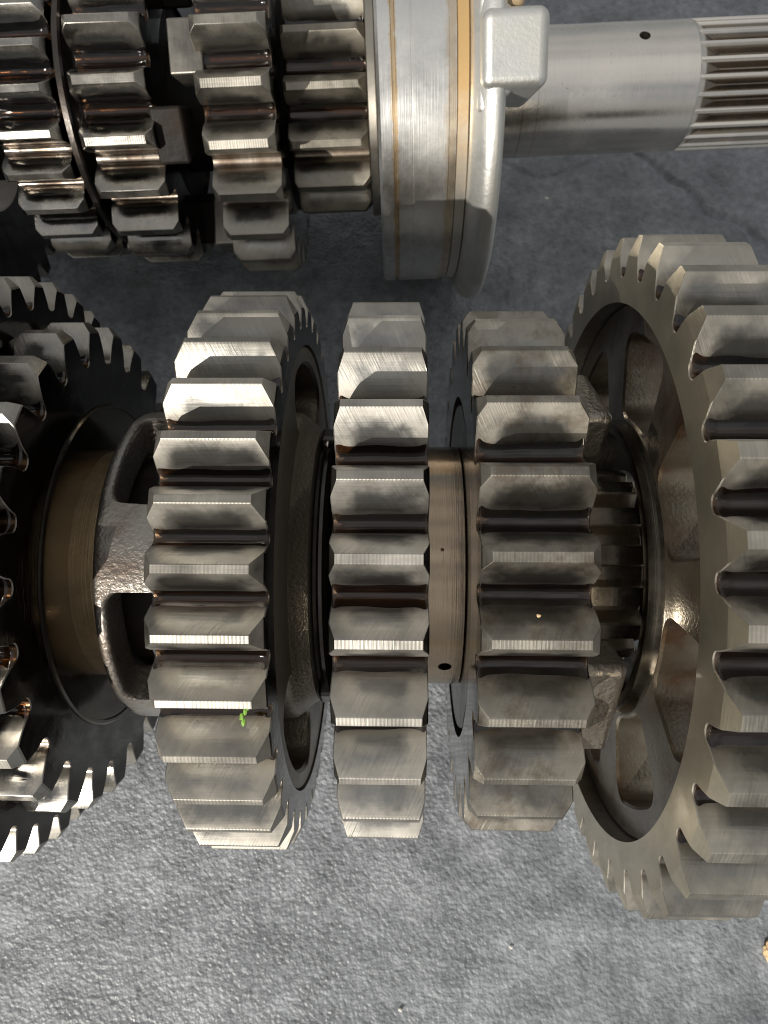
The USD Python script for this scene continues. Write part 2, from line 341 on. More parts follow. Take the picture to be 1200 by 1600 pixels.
BLACK = cast_steel('black_oil_and_shade_steel', (0.012, 0.011, 0.010), rough=0.5, bump=0.25, grain=60.0, coat=0.0, stain=0.2, metallic=0.0, spec=0.15)  # oily black, also standing in for the shade behind the drum windows
DARKFACE = turned('oily_shaded_face_steel', (0.15, 0.135, 0.115), rough=0.11, lines=0.08)  # oily tone darkened further to hold the shade of right-turned faces
FACE = turned('faced_steel', (0.42, 0.39, 0.34), rough=0.34, lines=0.2)
HUBSTEEL = turned('oily_hub_steel', (0.15, 0.135, 0.11), rough=0.22, lines=0.2)
BRONZE = turned('worn_bronze', (0.46, 0.34, 0.20), rough=0.28, speck=0.9, lines=0.35, blotch=0.4)
SLEEVE = turned('sleeve_steel', (0.44, 0.345, 0.25), rough=0.12, speck=0.6, lines=0.28, blotch=0.5, bands=((0.018, 0.0235, 0.5),), band_col=(0.16, 0.10, 0.05))
SHAFT = turned('ground_shaft_steel', (0.78, 0.74, 0.68), rough=0.17, lines=0.32, blotch=0.2, speck=0.5, bands=((0.2000, 0.2022, 0.55), (0.2260, 0.2276, 0.45)), band_col=(0.22, 0.17, 0.12))
SPLINE_MID = turned('inner_spline_steel', (0.60, 0.53, 0.43), rough=0.20, lines=0.1, blotch=0.25)
SPLINE = turned('spline_steel', (0.34, 0.30, 0.255), rough=0.22, lines=0.1, blotch=0.3)
SPLINE_END = turned('spline_end_steel', (0.26, 0.225, 0.185), rough=0.22, lines=0.1, blotch=0.3, land=(0.1042, (0.74, 0.70, 0.64)))
ALU = turned('turned_aluminium', (0.80, 0.79, 0.76), rough=0.28, lines=0.35, blotch=0.14, speck=0.2, bands=((-0.0285, -0.0205, 0.8), (0.0530, 0.0690, 0.55)))
ALU_CAST = cast_steel('cast_aluminium', (0.74, 0.74, 0.71), rough=0.42, bump=0.13, grain=170.0, coat=0.0, stain=0.45, stain_col=(0.46, 0.42, 0.35))
n, l = node_base()
n.update({'fi': ('noise_texture', {'scale': 22.0, 'detail': 6.0, 'roughness': 0.7}), 'j': ('math', {'math_type': 'multiply_add', 'value2': 0.16}),
          'm': ('map_range', {'from_min': 0.16, 'from_max': 0.32, 'to_min': 0.12, 'to_max': 0.95, 'clamp': True}), 'c': ('mix_color', {'a': (0.66, 0.65, 0.60), 'b': (0.46, 0.29, 0.11)}),
          'me': ('map_range', {'from_min': 0.0, 'from_max': 1.0, 'to_min': 0.95, 'to_max': 0.35}), 'bump': ('bump', {'strength': 0.3, 'distance': 0.002 * S}), 'p': ('principled_bsdf', {'roughness': 0.36, 'coat_weight': 0.3, 'coat_roughness': 0.2})})
l += [('mp.vector', 'fi.vector'), ('fi.fac', 'j.value1'), ('sp.z', 'j.value3'), ('j.value', 'm.value'), ('m.result', 'c.fac'), ('m.result', 'me.value'), ('c.result', 'p.base_color'), ('me.result', 'p.metallic'), ('fi.fac', 'bump.height'), ('bump.normal', 'p.normal')]
VARNISH = usdkit.material(stage, '/World/Looks/tan_varnish', n, l, surface='p.BSDF')
TAN = cast_steel('tan_stain', (0.34, 0.25, 0.15), rough=0.45, bump=0.2, grain=70.0, coat=0.2, stain=0.15, metallic=0.15)

# ------------------------------------------------------------------ the ground: slate slab, finely modelled where it is seen
def axis(lo, hi, fine, far):
    a = np.arange(lo, hi, fine); g = []; step = fine; x = hi
    while x < far: step *= 1.35; g.append(x); x += step
    g = np.array(g + [far])
    return np.concatenate([(lo - (g - hi))[::-1][:-1] if False else lo - (g[::-1] - hi), a[1:], g])
gx, gy = axis(-1.12, 0.98, 0.0035, 14.0), axis(-0.80, 1.66, 0.0035, 14.0)
GX, GY = np.meshgrid(gx, gy, indexing='ij')
P3 = np.stack([GX, GY, 0 * GX], -1)
seen = np.clip(1.5 - np.maximum(np.abs(GX + 0.07) / 1.1, np.abs(GY - 0.43) / 1.3), 0, 1)
h = 0.014 * (meshkit.fbm(P3 * 3.2, 4, 3) - 0.5)
rid = 1 - np.abs(2 * meshkit.fbm(P3 * 2.9 + 9, 4, 11) - 1)
h -= 0.0030 * np.clip((rid - 0.95) / 0.05, 0, 1) * np.clip((GY - 0.4) / 0.2, 0, 1)
near = np.clip((0.25 - GY) / 0.5, 0, 1)                                  # the grain is coarser on the near side
grain = meshkit.noise(P3 * 95.0, 21) * 0.5 + meshkit.noise(P3 * 150.0, 22) * 0.5
h += (0.0008 + (0.0004 + 0.0008 * np.clip((0.35 - GX) / 0.8, 0, 1)) * near) * (grain - 0.5) + (0.0045 - 0.0036 * near) * (meshkit.fbm(P3 * 26, 3, 30) - 0.5)
crack = LineString([(0.50, 1.13), (0.567, 1.091), (0.629, 1.017), (0.671, 0.99), (0.695, 0.927), (0.773, 0.90), (0.837, 0.831), (0.93, 0.72)])
crack2 = LineString([(0.20, 1.10), (0.244, 1.063), (0.319, 1.023), (0.396, 1.043), (0.467, 1.079), (0.567, 1.091)])
import shapely
pts = shapely.points(GX.ravel(), GY.ravel())
wob = 0.022 * (meshkit.fbm(P3 * 15, 3, 40) - 0.5)
for c, dep in ((crack, 0.011), (crack2, 0.006)):
    d = shapely.distance(pts, c).reshape(GX.shape) + wob
    h -= dep * np.exp(-(d / 0.0075) ** 2)
d1 = shapely.distance(pts, crack).reshape(GX.shape)
cx = np.interp(GY, [0.72, 0.831, 0.90, 0.927, 0.99, 1.017, 1.091, 1.13], [0.93, 0.837, 0.773, 0.695, 0.671, 0.629, 0.567, 0.50])
h += 0.003 * np.clip((GX - cx) / 0.010, 0, 1) * np.exp(-d1 / 0.15) * np.clip((GY - 0.6) / 0.1, 0, 1)
h = h * seen
H0 = h.max()
V = np.stack([GX, GY, GROUND_Z + h - 0.007], -1).reshape(-1, 3)
nx, ny = len(gx), len(gy)
idx = np.arange(nx * ny).reshape(nx, ny)
a, b, c, d = idx[:-1, :-1].ravel(), idx[1:, :-1].ravel(), idx[1:, 1:].ravel(), idx[:-1, 1:].ravel()
n, l = node_base()
n.update({
    'big': ('noise_texture', {'scale': 9.0, 'detail': 6.0, 'roughness': 0.62}),
    'med': ('noise_texture', {'scale': 60.0, 'detail': 5.0, 'roughness': 0.65}),
    'bg': ('map_range', {'from_min': 0.3, 'from_max': 0.7, 'clamp': True}),
    'c0': ('mix_color', {'a': (0.125, 0.134, 0.145), 'b': (0.285, 0.302, 0.322)}),
    'mm': ('map_range', {'from_min': 0.35, 'from_max': 0.7, 'to_min': 0.75, 'to_max': 1.3}),
    'c1': ('mix_color', {'blend_type': 'multiply', 'fac': 1.0, 'use_clamp_result': False}),
    'fl': ('voronoi_texture', {'scale': 60.0}),
    'fm': ('map_range', {'from_min': 0.05, 'from_max': 0.10, 'to_min': 0.75, 'to_max': 0.0, 'clamp': True}),
    'fn': ('map_range', {'from_min': 0.60, 'from_max': 0.66, 'clamp': True}),
    'fp': ('math', {'math_type': 'multiply'}),
    'c2': ('mix_color', {'b': (0.34, 0.33, 0.30)}),
    'fine': ('noise_texture', {'scale': 130.0, 'detail': 1.2, 'roughness': 0.5}),
    'ro': ('map_range', {'from_min': 0.3, 'from_max': 0.7, 'to_min': 0.38, 'to_max': 0.62}),
    'bump': ('bump', {'strength': 1.0, 'distance': 0.0030 * S}),
    'p': ('principled_bsdf', {'specular_ior_level': 0.6}),
})
l += [('mp.vector', 'big.vector'), ('mp.vector', 'med.vector'), ('big.fac', 'bg.value'), ('bg.result', 'c0.fac'), ('med.fac', 'mm.value'), ('c0.result', 'c1.a'), ('mm.result', 'c1.b'),
      ('mp.vector', 'fl.vector'), ('fl.distance', 'fm.value'), ('med.fac', 'fn.value'), ('fm.result', 'fp.value1'), ('fn.result', 'fp.value2'), ('fp.value', 'c2.fac'), ('c1.result', 'c2.a'), ('c2.result', 'p.base_color'),
      ('mp.vector', 'fine.vector'), ('med.fac', 'ro.value'), ('ro.result', 'p.roughness'), ('fine.fac', 'bump.height'), ('bump.normal', 'p.normal')]
SLATE = usdkit.material(stage, '/World/Looks/slate', n, l, surface='p.BSDF')
put('ground', (V, np.vstack([np.column_stack([a, b, c]), np.column_stack([a, c, d])])), SLATE, smooth=True,
    label='dark grey slate-textured slab under the gears', category='stone slab', kind='structure')

# ------------------------------------------------------------------ gears
def inv(a): return math.tan(a) - a

class Teeth:
    """involute teeth of N on outer radius R; addendum and dedendum in modules"""
    def __init__(s, R, N, add=1.25, ded=1.35, pa=20.0):
        s.R, s.N = R, N
        s.m = R / (N / 2 + add); s.rp = s.m * N / 2; s.root = s.rp - ded * s.m; s.rb = s.rp * math.cos(math.radians(pa)); s.pa = math.radians(pa)
    def half(s, r):
        if r <= s.rb: return PI / (2 * s.N) + inv(s.pa)
        return PI / (2 * s.N) + inv(s.pa) - inv(math.acos(s.rb / r))
    def outline(s, top, shrink=0.0):
        """one tooth from mid-gap to mid-gap: (r, angle) from -pi/N to pi/N"""
        g = PI / s.N
        rf = s.root + 0.32 * s.m                                       # where the root fillet meets the flank
        rs = np.linspace(rf, top - 0.035 * s.m, 9)
        fl = [(r, s.half(r) - shrink / r) for r in rs]
        tip = [(top - shrink, max(s.half(top) - shrink / top - 0.03 * s.m / top, 0.002))]
        a_f = fl[0][1]
        fil = []
        for t in np.linspace(0, 1, 6)[:-1]:                             # quarter ellipse from the root to the flank
            ph = t * PI / 2
            fil.append((s.root - shrink + (rf - s.root + shrink) * (1 - math.cos(ph)), g - (g - a_f) * math.sin(ph) * 1.0))
        right = [(s.root - shrink, g)] + fil[1:] + fl + tip
        right = np.array(right)
        left = right[::-1].copy(); left[:, 1] *= -1
        return np.vstack([left[::-1] * [1, 1], right[::-1]]) if False else np.vstack([np.column_stack([right[:, 0], -right[:, 1]]), right[::-1]])
    def tooth(s, x0, x1, phase, ch0=(0, 0), ch1=(0, 0), bev=0.0011):
        """ch = (length along x, drop of the tip radius) of the turned chamfer at either end"""
        rb = s.root - 0.55 * s.m
        st = [(x0, s.R - ch0[1], bev), (x0 + bev, s.R - ch0[1] * (1 - bev / max(ch0[0], bev)), 0)]
        if ch0[0] > bev: st.append((x0 + ch0[0], s.R, 0))
        if ch1[0] > bev: st.append((x1 - ch1[0], s.R, 0))
        st += [(x1 - bev, s.R - ch1[1] * (1 - bev / max(ch1[0], bev)), 0), (x1, s.R - ch1[1], bev)]
        V, F = [], []
        for x, top, sh in st:
            o = s.outline(top, sh)
            V.append(np.column_stack([np.full(len(o), x), polar(o[:, 0], o[:, 1] + phase)]))
        k = len(V[0]); i = np.arange(k - 1)
        for q in range(len(st) - 1):
            a, b = q * k, (q + 1) * k
            F += [np.column_stack([a + i, b + i, b + i + 1]), np.column_stack([a + i, b + i + 1, a + i + 1])]
        at = k * len(st)
        for q, flip in ((0, True), (len(st) - 1, False)):               # end faces down to the body
            o = V[q][:, 1:]
            inner = polar(rb, phase + np.array([PI / s.N, 0, -PI / s.N]))
            ring = np.vstack([o, inner]); t = tri2d([ring])
            V.append(np.column_stack([np.full(len(ring), V[q][0, 0]), ring]))
            ar = np.cross(ring[t[:, 1]] - ring[t[:, 0]], ring[t[:, 2]] - ring[t[:, 0]])
            t[ar < 0] = t[ar < 0][:, ::-1]
            F.append((t[:, ::-1] if flip else t) + at); at += len(ring)
        m = trimesh.Trimesh(np.vstack(V), np.vstack(F), process=False)
        # side faces must look outwards
        nrm = m.face_normals; ns = len(F[0]) * 0 + (k - 1) * 2 * (len(st) - 1)
        cen = m.triangles_center[:ns]; ax = polar(s.R * 0.5, phase)
        mid = cen - np.array([0, *polar(s.rp, phase)])
        if np.mean((nrm[:ns] * mid)[:, 1:].sum(1)) < 0: m.faces[:ns] = m.faces[:ns][:, ::-1]
        return m
    def body(s, x0, x1, bore, phase, bev=0.0008, n_in=None):
        rb = s.root - 0.55 * s.m; s.bore = bore = min(bore, rb - 0.005)
        ang = phase + (np.arange(2 * s.N) + 1.0) * PI / s.N
        out = Polygon(polar(rb, ang))
        return prism(out.difference(disc(bore)), x0, x1, 0)
    def oil(s, x0, x1, phase, level=0.42, seed=0):
        """pools lying in the roots that look upwards"""
        rng = np.random.default_rng(seed); Vs, Fs, at = [], [], 0
        nxs, nus = 26, 11
        for k in range(s.N):
            a = phase + (k + 0.5) * 2 * PI / s.N; a = (a + PI) % (2 * PI) - PI
            if abs(a) > 1.0: continue
            dep = s.R - s.root
            lev = level * (0.75 + 0.5 * rng.random()) * (1 - 0.35 * abs(a)); sag = 0.45 + 0.3 * rng.random()
            xs = x0 + 0.0012 + (x1 - x0 - 0.0024) * (1 - np.cos(np.linspace(0, PI, nxs))) / 2
            q, w0 = rng.random(2) * 9
            V = []
            for x in xs:
                e = min(x - x0, x1 - x) / 0.014
                lift = 1.0 + 0.5 * math.exp(-(e * 2.2) ** 2) - 0.5 * math.exp(-(e * 6) ** 2)   # climbs at the ends
                lv = lev * lift * (1 + 0.08 * math.sin(x * 55 + q) + 0.04 * math.sin(x * 140 + w0))
                ro = s.root + dep * lv
                gap = PI / s.N - s.half(ro) + 0.0006
                rm = s.root + dep * lv * (1 - sag)
                for u in np.linspace(-1, 1, nus):
                    V.append((x, *polar(rm + (ro - rm) * u * u, a + gap * u)))
            V = np.array(V); i, j = np.meshgrid(np.arange(nxs - 1), np.arange(nus - 1), indexing='ij'); p = (i * nus + j).ravel() + at
            Fs.append(np.column_stack([p, p + 1, p + nus + 1])); Fs.append(np.column_stack([p, p + nus + 1, p + nus])); Vs.append(V); at += len(V)
        m = trimesh.Trimesh(np.vstack(Vs), np.vstack(Fs), process=False)
        if np.mean((m.face_normals * m.triangles_center)[:, 1:].sum(1)) < 0: m.faces = m.faces[:, ::-1]
        return m

def gear(name, label, x0, x1, R, N, phase_deg, bore, mat, loc=(0, 0, 0), rotz=0.0, ch0=(0.008, 0.008), ch1=(0.008, 0.008), oil_level=0.27, group='gears on the two transmission shafts', add=1.25, ded=1.35, pa=20.0, matkw=None):
    xm = 0.5 * (x0 + x1)
    ca, sa = math.cos(rotz), math.sin(rotz)
    t = thing(name, label, 'gear', (loc[0] + ca * xm, loc[1] + sa * xm, loc[2]), rotz, group)
    T = Teeth(R, N, add, ded, pa)
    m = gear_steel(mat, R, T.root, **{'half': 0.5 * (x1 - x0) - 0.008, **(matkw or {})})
    ph = math.radians(phase_deg)
    put('gear_body', T.body(x0 - xm, x1 - xm, bore, ph), m, t, smooth=30)
    for k in range(N):
        put('tooth', T.tooth(x0 - xm, x1 - xm, ph + k * 2 * PI / N, ch0, ch1), m, t, smooth=32)
    if oil_level: put('oil_film', T.oil(x0 - xm, x1 - xm, ph, oil_level, N), OIL, t, smooth=True, kind='stuff')
    return t, xm, T

# ---- lower shaft (axis along x through the origin) ----------------------------------------------
K = dict(add=1.0, ded=1.25, pa=28.0)
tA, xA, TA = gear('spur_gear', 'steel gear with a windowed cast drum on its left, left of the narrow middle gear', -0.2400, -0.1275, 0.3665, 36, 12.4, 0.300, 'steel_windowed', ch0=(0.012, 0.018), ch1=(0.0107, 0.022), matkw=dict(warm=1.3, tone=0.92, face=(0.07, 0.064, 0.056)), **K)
drum = man(ringbox(-0.3520, -0.2380, 0.160, 0.2105, 0.006, 140))
for k in range(5):
    a = math.radians(43 + 72 * k)
    drum = drum - rounded([(x, *polar(r, a + s_ * math.radians(17))) for x in (-0.3165, -0.225) for r in (0.12, 0.25) for s_ in (-1, 1)], 0.0180)
drum = soft(drum, 0.0065, 7); drum.apply_translation([-xA, 0, 0])
put('windowed_drum', drum, CAST_LIGHT, tA, smooth=True, label='rough grey cast drum with rounded windows')
put('rear_plate', prism(disc(TA.bore + 0.0004).difference(disc(0.106)), -0.2360 - xA, -0.220 - xA, 0.001), DARK, tA, smooth=30)
put('inner_tube', ringbox(-0.3495 - xA, -0.2365 - xA, 0.1050, 0.1480, 0.0005), BLACK, tA, smooth=30)  # added black liner: paints the deep shade seen through the drum windows
web = disc(TA.bore + 0.0004)
for q in (78, -68, 185): web = web.difference(sector(0.205, 0.275, math.radians(q), math.radians(29), 0.026))
put('web', prism(web.difference(disc(0.15)), -0.200 - xA, -0.1300 - xA, 0.004), CAST_KHAKI, tA, smooth=40)
put('hub', lathe([(-0.16 - xA, 0.106), (-0.16 - xA, 0.212), (-0.140 - xA, 0.210), (-0.132 - xA, 0.204), (-0.126 - xA, 0.198), (-0.118 - xA, 0.192), (-0.109 - xA, 0.187), (-0.1075 - xA, 0.182), (-0.1075 - xA, 0.106)], 140), CAST_KHAKI, tA, smooth=40)

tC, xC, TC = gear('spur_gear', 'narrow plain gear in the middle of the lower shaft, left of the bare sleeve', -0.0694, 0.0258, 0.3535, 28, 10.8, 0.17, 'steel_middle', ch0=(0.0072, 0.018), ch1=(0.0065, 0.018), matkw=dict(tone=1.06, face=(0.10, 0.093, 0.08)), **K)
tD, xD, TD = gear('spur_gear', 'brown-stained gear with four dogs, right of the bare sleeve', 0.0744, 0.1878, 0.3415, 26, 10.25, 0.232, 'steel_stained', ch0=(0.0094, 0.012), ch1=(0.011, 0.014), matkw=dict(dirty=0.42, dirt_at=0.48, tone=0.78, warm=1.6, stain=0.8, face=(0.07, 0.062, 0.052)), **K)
put('web', prism(disc(TD.bore + 0.0004).difference(disc(0.135)), 0.0860 - xD, 0.1840 - xD, 0.002), CAST, tD, smooth=30)
for q in (-44, 52, 140, 230):
    put('dog', block(0.183 - xD, 0.240 - xD, 0.195, 0.262, math.radians(q), math.radians(14), 0.009), CAST, tD, smooth=35)

tB, xB, TB = gear('spur_gear', 'largest gear, spoked web facing left, at the right edge of the picture', 0.2690, 0.3760, 0.4300, 36, 8.7, 0.352, 'steel_largest', ch0=(0.006, 0.022), ch1=(0.010, 0.018), add=0.9, ded=1.2, pa=25.0, matkw=dict(warm=1.6, tone=1.1, rough=0.42, stain=0.55, face=(0.56, 0.51, 0.40), face_rough=0.42))
web = disc(TB.bore + 0.0004)
for k in range(8): web = web.difference(sector(0.206, 0.313, math.radians(41 + 45 * k), math.radians(14.0), 0.024))
put('web', prism(web.difference(disc(0.19)), 0.2930 - xB, 0.350 - xB, 0.003), CAST_BROWN, tB, smooth=40, label='dark oily cast web with eight windows')
put('hub', lathe([(0.2755 - xB, 0.1850), (0.2740 - xB, 0.1865), (0.2740 - xB, 0.1960), (0.2755 - xB, 0.1985), (0.286 - xB, 0.199), (0.3000 - xB, 0.204), (0.34 - xB, 0.204), (0.34 - xB, 0.132), (0.304 - xB, 0.132), (0.304 - xB, 0.1850)], 160), HUBSTEEL, tB, smooth=40)

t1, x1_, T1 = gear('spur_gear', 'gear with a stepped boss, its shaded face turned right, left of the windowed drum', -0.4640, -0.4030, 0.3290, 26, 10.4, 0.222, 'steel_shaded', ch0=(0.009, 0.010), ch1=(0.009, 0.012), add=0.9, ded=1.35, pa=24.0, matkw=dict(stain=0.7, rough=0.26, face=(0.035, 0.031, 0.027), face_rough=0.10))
put('boss', lathe([(-0.460 - x1_, 0.155), (-0.460 - x1_, 0.2225), (-0.4015 - x1_, 0.2225), (-0.3995 - x1_, 0.2200), (-0.3995 - x1_, 0.2165), (-0.4020 - x1_, 0.2150), (-0.4020 - x1_, 0.155)], 180), DARKFACE, t1, smooth=35)
put('bronze_bush', ringbox(-0.4595 - x1_, -0.3535 - x1_, 0.106, 0.157, 0.0015), BRONZE, t1, smooth=35, label='worn bronze bush')

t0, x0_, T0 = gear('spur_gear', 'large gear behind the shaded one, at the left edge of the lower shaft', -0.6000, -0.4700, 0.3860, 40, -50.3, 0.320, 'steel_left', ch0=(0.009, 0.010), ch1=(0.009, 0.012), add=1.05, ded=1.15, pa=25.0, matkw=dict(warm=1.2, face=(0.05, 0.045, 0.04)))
put('hub', lathe([(-1.25 - x0_, 0.106), (-1.25 - x0_, 0.33), (-1.24 - x0_, 0.345), (-0.70 - x0_, 0.345), (-0.69 - x0_, 0.31), (-0.6005 - x0_, 0.31), (-0.6005 - x0_, 0.106)], 120), FACE, t0, smooth=30)  # unseen drum added beyond the left edge to cast shadow on the slab
put('web', prism(disc(T0.bore + 0.0004).difference(disc(0.106)), -0.59 - x0_, -0.4740 - x0_, 0.001), DARKFACE, t0, smooth=30, label='turned web with fine rings')

lay = thing('transmission_shaft', 'lower splined shaft running through the five large gears', 'shaft', (0, 0, 0), 0, 'transmission shafts')
put('shaft_core', lathe([(-0.95, 0.0001), (-0.95, 0.1045), (0.70, 0.1045), (0.70, 0.0001)], 96), DARK, lay, smooth=30)
NS = 16; star = []
for k in range(NS):
    a = 2 * PI * k / NS + math.radians(6.2)
    for da, r in ((-0.128, 0.1062), (-0.102, 0.1285), (-0.090, 0.1312), (0.090, 0.1312), (0.102, 0.1285), (0.128, 0.1062)): star.append(polar(r, a + da))
put('splines', prism(Polygon(star).difference(disc(0.10)), 0.190, 0.300, 0.0012), SPLINE_MID, lay, smooth=20)

def drilled(x0, x1, r0, r1, holes, n=180, c=0.0015):
    b = man(ringbox(x0, x1, r0, r1, c, n))
    for x, a, hr in holes:
        cyl = m3.Manifold.cylinder(0.16, hr, hr, 28).rotate([math.degrees(a), 0, 0])
        b = b - cyl.translate([x, *polar(r1 - 0.045, a)])
    m = b.to_mesh(); return trimesh.Trimesh(m.vert_properties[:, :3], m.tri_verts)
sl = drilled(0.0270, 0.0755, 0.106, 0.1640, [(0.0535, math.radians(63), 0.0085), (0.0470, math.radians(5.7), 0.0022)])
put('bearing_sleeve', sl, SLEEVE, smooth=30, label='bare bronze-tinted steel sleeve between the middle gear and the stained gear', category='sleeve')
put('thrust_washer', ringbox(0.0760, 0.0850, 0.107, 0.2210, 0.0015), DARK, smooth=30, label='thin black washer against the left face of the brown-stained gear', category='washer')
rc = thing('retaining_ring', 'black wire retaining ring beside the windowed gear, its ends turned outwards', 'retaining ring', (-0.0955, 0, 0))
prof = [(-0.0115, 0.107), (-0.0115, 0.170), (-0.0095, 0.1750), (-0.0055, 0.1755), (-0.0035, 0.1710), (0.0005, 0.1710), (0.0025, 0.1800), (0.0055, 0.1825), (0.0085, 0.1800), (0.0100, 0.172), (0.0120, 0.169), (0.0120, 0.107)]
put('ring', lathe(prof, 150, True), DARK, rc, smooth=40)
for q in (-50, 76):
    a = math.radians(q)
    put('ring_end', block(-0.0105, 0.0115, 0.158, 0.193, a, math.radians(4.0), 0.0045), DARK, rc, smooth=35)
    put('pin', rounded([(-0.001, *polar(0.184, a + 0.075)), (-0.001, *polar(0.184, a + 0.11))], 0.0048), SHAFT, rc, smooth=True)

# ---- upper shaft ----------------------------------------------------------------------------------
OM, AM = (0, 0.8836, -0.072), math.radians(2.42)
kw = dict(loc=OM, rotz=AM, add=1.0, ded=1.25, pa=24.0)
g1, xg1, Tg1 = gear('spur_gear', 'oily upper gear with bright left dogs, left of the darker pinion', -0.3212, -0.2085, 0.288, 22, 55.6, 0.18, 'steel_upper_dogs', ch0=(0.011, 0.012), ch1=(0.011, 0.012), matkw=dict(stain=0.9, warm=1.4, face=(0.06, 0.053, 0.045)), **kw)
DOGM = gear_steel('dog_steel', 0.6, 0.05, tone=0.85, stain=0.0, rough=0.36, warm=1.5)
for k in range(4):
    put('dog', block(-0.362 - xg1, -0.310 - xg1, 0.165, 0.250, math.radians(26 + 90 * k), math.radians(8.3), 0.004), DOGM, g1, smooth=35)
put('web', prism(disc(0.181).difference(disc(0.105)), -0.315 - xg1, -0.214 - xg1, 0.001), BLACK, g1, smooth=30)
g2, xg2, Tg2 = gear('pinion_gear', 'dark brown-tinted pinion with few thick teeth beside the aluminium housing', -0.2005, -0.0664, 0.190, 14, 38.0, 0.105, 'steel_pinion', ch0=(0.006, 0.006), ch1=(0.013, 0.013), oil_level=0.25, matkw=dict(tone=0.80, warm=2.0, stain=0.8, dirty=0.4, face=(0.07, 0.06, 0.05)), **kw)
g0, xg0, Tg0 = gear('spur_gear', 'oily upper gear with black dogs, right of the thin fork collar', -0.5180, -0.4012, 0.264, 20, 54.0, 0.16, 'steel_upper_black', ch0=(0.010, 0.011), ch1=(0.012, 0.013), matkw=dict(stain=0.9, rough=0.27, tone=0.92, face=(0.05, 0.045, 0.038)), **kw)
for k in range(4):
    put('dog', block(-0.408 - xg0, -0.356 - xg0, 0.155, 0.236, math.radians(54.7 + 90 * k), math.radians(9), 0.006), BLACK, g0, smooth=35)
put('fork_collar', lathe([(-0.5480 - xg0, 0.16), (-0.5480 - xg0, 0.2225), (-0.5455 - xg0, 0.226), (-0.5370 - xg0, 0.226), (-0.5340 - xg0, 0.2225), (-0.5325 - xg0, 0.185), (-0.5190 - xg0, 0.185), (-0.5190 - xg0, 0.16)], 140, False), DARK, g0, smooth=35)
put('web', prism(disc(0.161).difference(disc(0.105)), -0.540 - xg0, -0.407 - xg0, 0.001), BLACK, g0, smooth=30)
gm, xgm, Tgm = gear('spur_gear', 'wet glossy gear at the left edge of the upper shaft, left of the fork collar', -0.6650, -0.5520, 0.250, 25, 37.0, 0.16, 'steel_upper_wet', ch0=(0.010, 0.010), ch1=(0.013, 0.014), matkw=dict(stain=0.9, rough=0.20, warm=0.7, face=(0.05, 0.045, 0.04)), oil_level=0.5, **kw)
put('web', prism(disc(0.161).difference(disc(0.105)), -0.66 - xgm, -0.557 - xgm, 0.001), BLACK, gm, smooth=30)
gn, xgn, Tgn = gear('spur_gear', 'mostly hidden gear in the far upper left corner below the wet glossy one', -0.8600, -0.8000, 0.345, 30, 5.0, 0.16, 'steel_upper_corner', ch0=(0.009, 0.010), ch1=(0.009, 0.010), matkw=dict(stain=0.8, face=(0.05, 0.045, 0.04)), **kw)

ms = thing('transmission_shaft', 'upper shaft, bare and polished with a splined end at right', 'shaft', OM, AM, 'transmission shafts')
bs = drilled(0.04, 0.4990, 0.050, 0.1042, [(0.4073, math.radians(-3.2), 0.0096)], 220, 0.0004)
put('shaft_core', lathe([(-0.95, 0.0001), (-0.95, 0.1045), (0.04, 0.1045), (0.04, 0.0001)], 96), BLACK, ms, smooth=30)
put('plain_journal', bs, SHAFT, ms, smooth=30)
nsp = 24; xs = np.concatenate([np.linspace(0.4990, 0.5480, 40), [0.60, 0.66, 0.72, 0.85]]); th = np.linspace(0, 2 * PI, nsp * 24, endpoint=False)
tri = np.abs(((th * nsp / (2 * PI)) % 1) * 2 - 1)                        # 1 at groove middle
gro = 0.0150 * np.clip((tri - 0.20) / 0.70, 0, 1)
SV = np.vstack([np.column_stack([np.full(len(th), x), polar(0.1042 - np.minimum(gro, max(0.0, (x - 0.4994) * 0.42)), th)]) for x in xs])
nt = len(th); F = []
for q in range(len(xs) - 1):
    i = np.arange(nt); j = (i + 1) % nt
    F += [np.column_stack([q * nt + i, (q + 1) * nt + i, (q + 1) * nt + j]), np.column_stack([q * nt + i, (q + 1) * nt + j, q * nt + j])]
sm = trimesh.Trimesh(SV, np.vstack(F), process=False)
if np.mean((sm.face_normals * sm.triangles_center)[:, 1:].sum(1)) < 0: sm.faces = sm.faces[:, ::-1]
put('splined_end', sm, SPLINE_END, ms, smooth=18)

hs = thing('bearing_housing', 'bright turned aluminium bearing housing with a cast lug on the upper shaft', 'housing', OM, AM)
RH = 0.3150
put('housing_drum', lathe([(-0.0500, 0.106), (-0.0500, RH - 0.005), (-0.0455, RH), (-0.0275, RH), (-0.0265, RH - 0.002), (-0.0222, RH - 0.002), (-0.0210, RH), (0.0005, RH), (0.0010, RH - 0.0012), (0.0026, RH - 0.0012), (0.0032, RH), (0.0555, RH), (0.0562, RH - 0.0022), (0.0672, RH - 0.0022), (0.0672, 0.106)], 240), ALU, hs, smooth=28)
put('seal_ring', lathe([(0.0675, 0.17), (0.0675, RH - 0.0045), (0.0690, RH - 0.0020), (0.0840, RH - 0.0010), (0.0862, RH - 0.0045), (0.0862, 0.17)], 220), VARNISH, hs, smooth=40, label='tan varnished band round the housing')
RF = 0.3560
put('cast_flange', lathe([(0.0865, 0.107), (0.0865, RH + 0.008), (0.0900, RH + 0.018), (0.0990, RF - 0.012), (0.1060, RF - 0.004), (0.1140, RF - 0.0005), (0.1220, RF), (0.1270, RF - 0.002), (0.1310, RF - 0.007), (0.1345, RF - 0.018), (0.1345, 0.107)], 220), ALU_CAST, hs, smooth=40, label='rough cast flange')
a = math.radians(36.6)
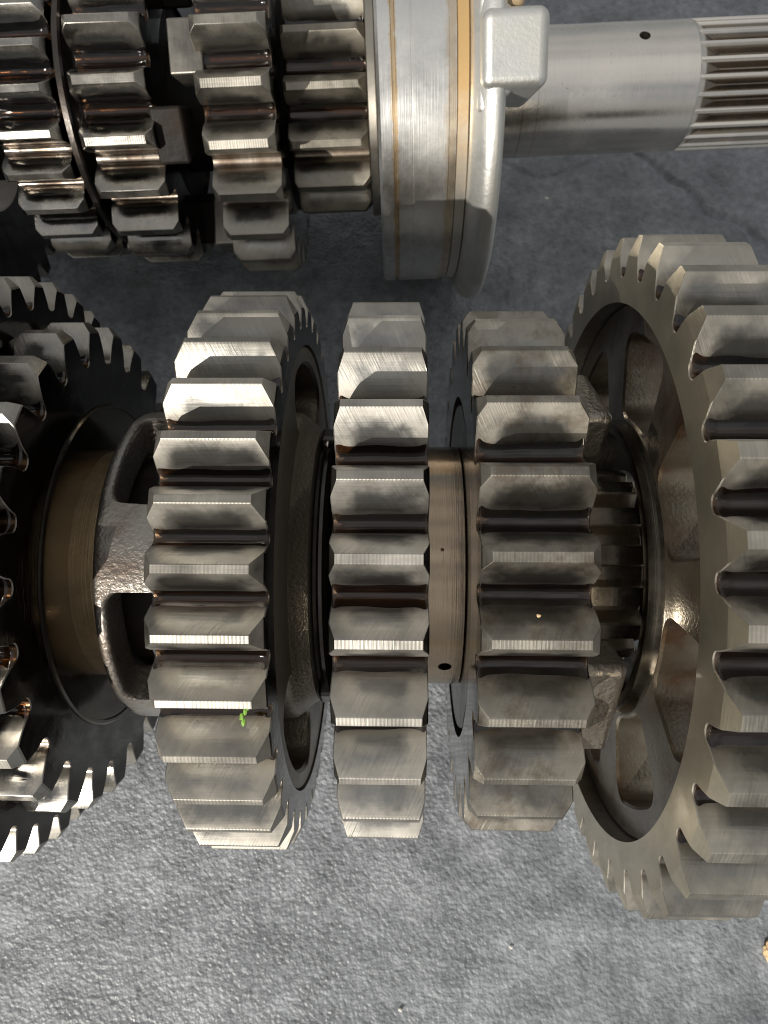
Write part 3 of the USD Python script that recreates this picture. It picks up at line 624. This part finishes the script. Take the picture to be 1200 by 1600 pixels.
put('lug', rounded([(x, *polar(r, a + s_ * 0.0340 / r)) for x in (0.112, 0.1745) for r in (0.20, 0.346) for s_ in (-1, 1)], 0.0155, 14), ALU_CAST, hs, smooth=True, label='square rounded cast lug')
put('lug_foot', rounded([(x, *polar(r, a + s_ * w / r)) for x, w in ((0.1050, 0.066), (0.1330, 0.042)) for r in (0.20, 0.336) for s_ in (-1, 1)], 0.012, 14), ALU_CAST, hs, smooth=True)
put('side_rib', soft(rounded([(x, *polar(r, math.radians(q))) for x in (0.105, 0.150) for r in (0.20, 0.325) for q in (17, 25)], 0.011), 0.009, 4), TAN, hs, smooth=True, label='brown-stained rib above the lug')
put('shaft_spacer', ringbox(-0.0655, -0.0510, 0.1055, 0.195, 0.0015), FACE, smooth=30, label='flat steel spacer squeezed between the pinion and the aluminium housing', category='spacer')
sp = stage.GetPrimAtPath('/World/shaft_spacer'); xf = UsdGeom.Xformable(sp); xf.AddTranslateOp().Set(Gf.Vec3d(*[c * S for c in OM])); xf.AddRotateZOp().Set(math.degrees(AM))

# ---- scraps ---------------------------------------------------------------------------------------
def scrap(size, seed, squash=(1, 1, 1)):
    m = trimesh.creation.icosphere(3, 1.0); v = np.array(m.vertices)
    v *= (0.45 + 1.1 * meshkit.fbm(v * 1.7 + seed, 3, seed))[:, None]
    m.vertices = v * np.array(squash) * size; return m
GREEN = plain('green_leaf', (0.22, 0.42, 0.06), 0.6); WOOD = plain('pale_wood', (0.70, 0.50, 0.28), 0.7); CRUMB = plain('pale_crumb', (0.75, 0.72, 0.66), 0.6)
def at(name, mesh, mat, pos, **k):
    mesh.apply_translation(pos); return put(name, mesh, mat, **k)
lf = trimesh.util.concatenate([scrap(0.0034, q, (0.55, 1.0, 0.35)).apply_translation(o) for q, o in ((3, (0, 0, 0)), (5, (0.0025, 0.0050, 0.001)), (8, (-0.003, -0.0045, 0)), (9, (-0.001, -0.0095, 0)))])
at('leaf_scrap', lf, GREEN, (-0.1470, *polar(0.3560, math.radians(34.6))), smooth=True, label='tiny bright green leaf scrap stuck on a tooth of the windowed gear', category='leaf scrap')
ch = trimesh.util.concatenate([scrap(0.010, q, (1.0, 1.2, 0.6)).apply_translation(o) for q, o in ((13, (0, 0, 0)), (15, (0.007, 0.011, 0.002)), (18, (0.005, -0.009, 0)))])
at('wood_chip', ch, WOOD, (0.643, -0.6000, GROUND_Z - 0.001), smooth=False, label='pale fibrous wood chip on the slab at the right edge', category='wood chip')

def crumb(mat, size, seed, pos, label):
    at('crumb', scrap(size, seed, (1.0, 0.8, 0.6)), mat, pos, smooth=True, label=label, category='crumb')
crumb(WOOD, 0.0020, 31, (0.1290, *polar(0.3260, math.radians(20.0))), 'tiny tan crumb stuck on the flank of a tooth of the brown-stained gear')
crumb(CRUMB, 0.0034, 35, (0.000, -0.700, GROUND_Z - 0.0055), 'tiny white crumb on the slab at the very bottom, below the middle gear')
crumb(CRUMB, 0.0032, 37, (0.195, -0.600, GROUND_Z - 0.0055), 'tiny white crumb on the slab below the brown-stained gear')
crumb(CRUMB, 0.0045, 39, (0.335, 0.965, GROUND_Z - 0.0045), 'tiny pale crumb on the slab between the aluminium housing and the largest gear')
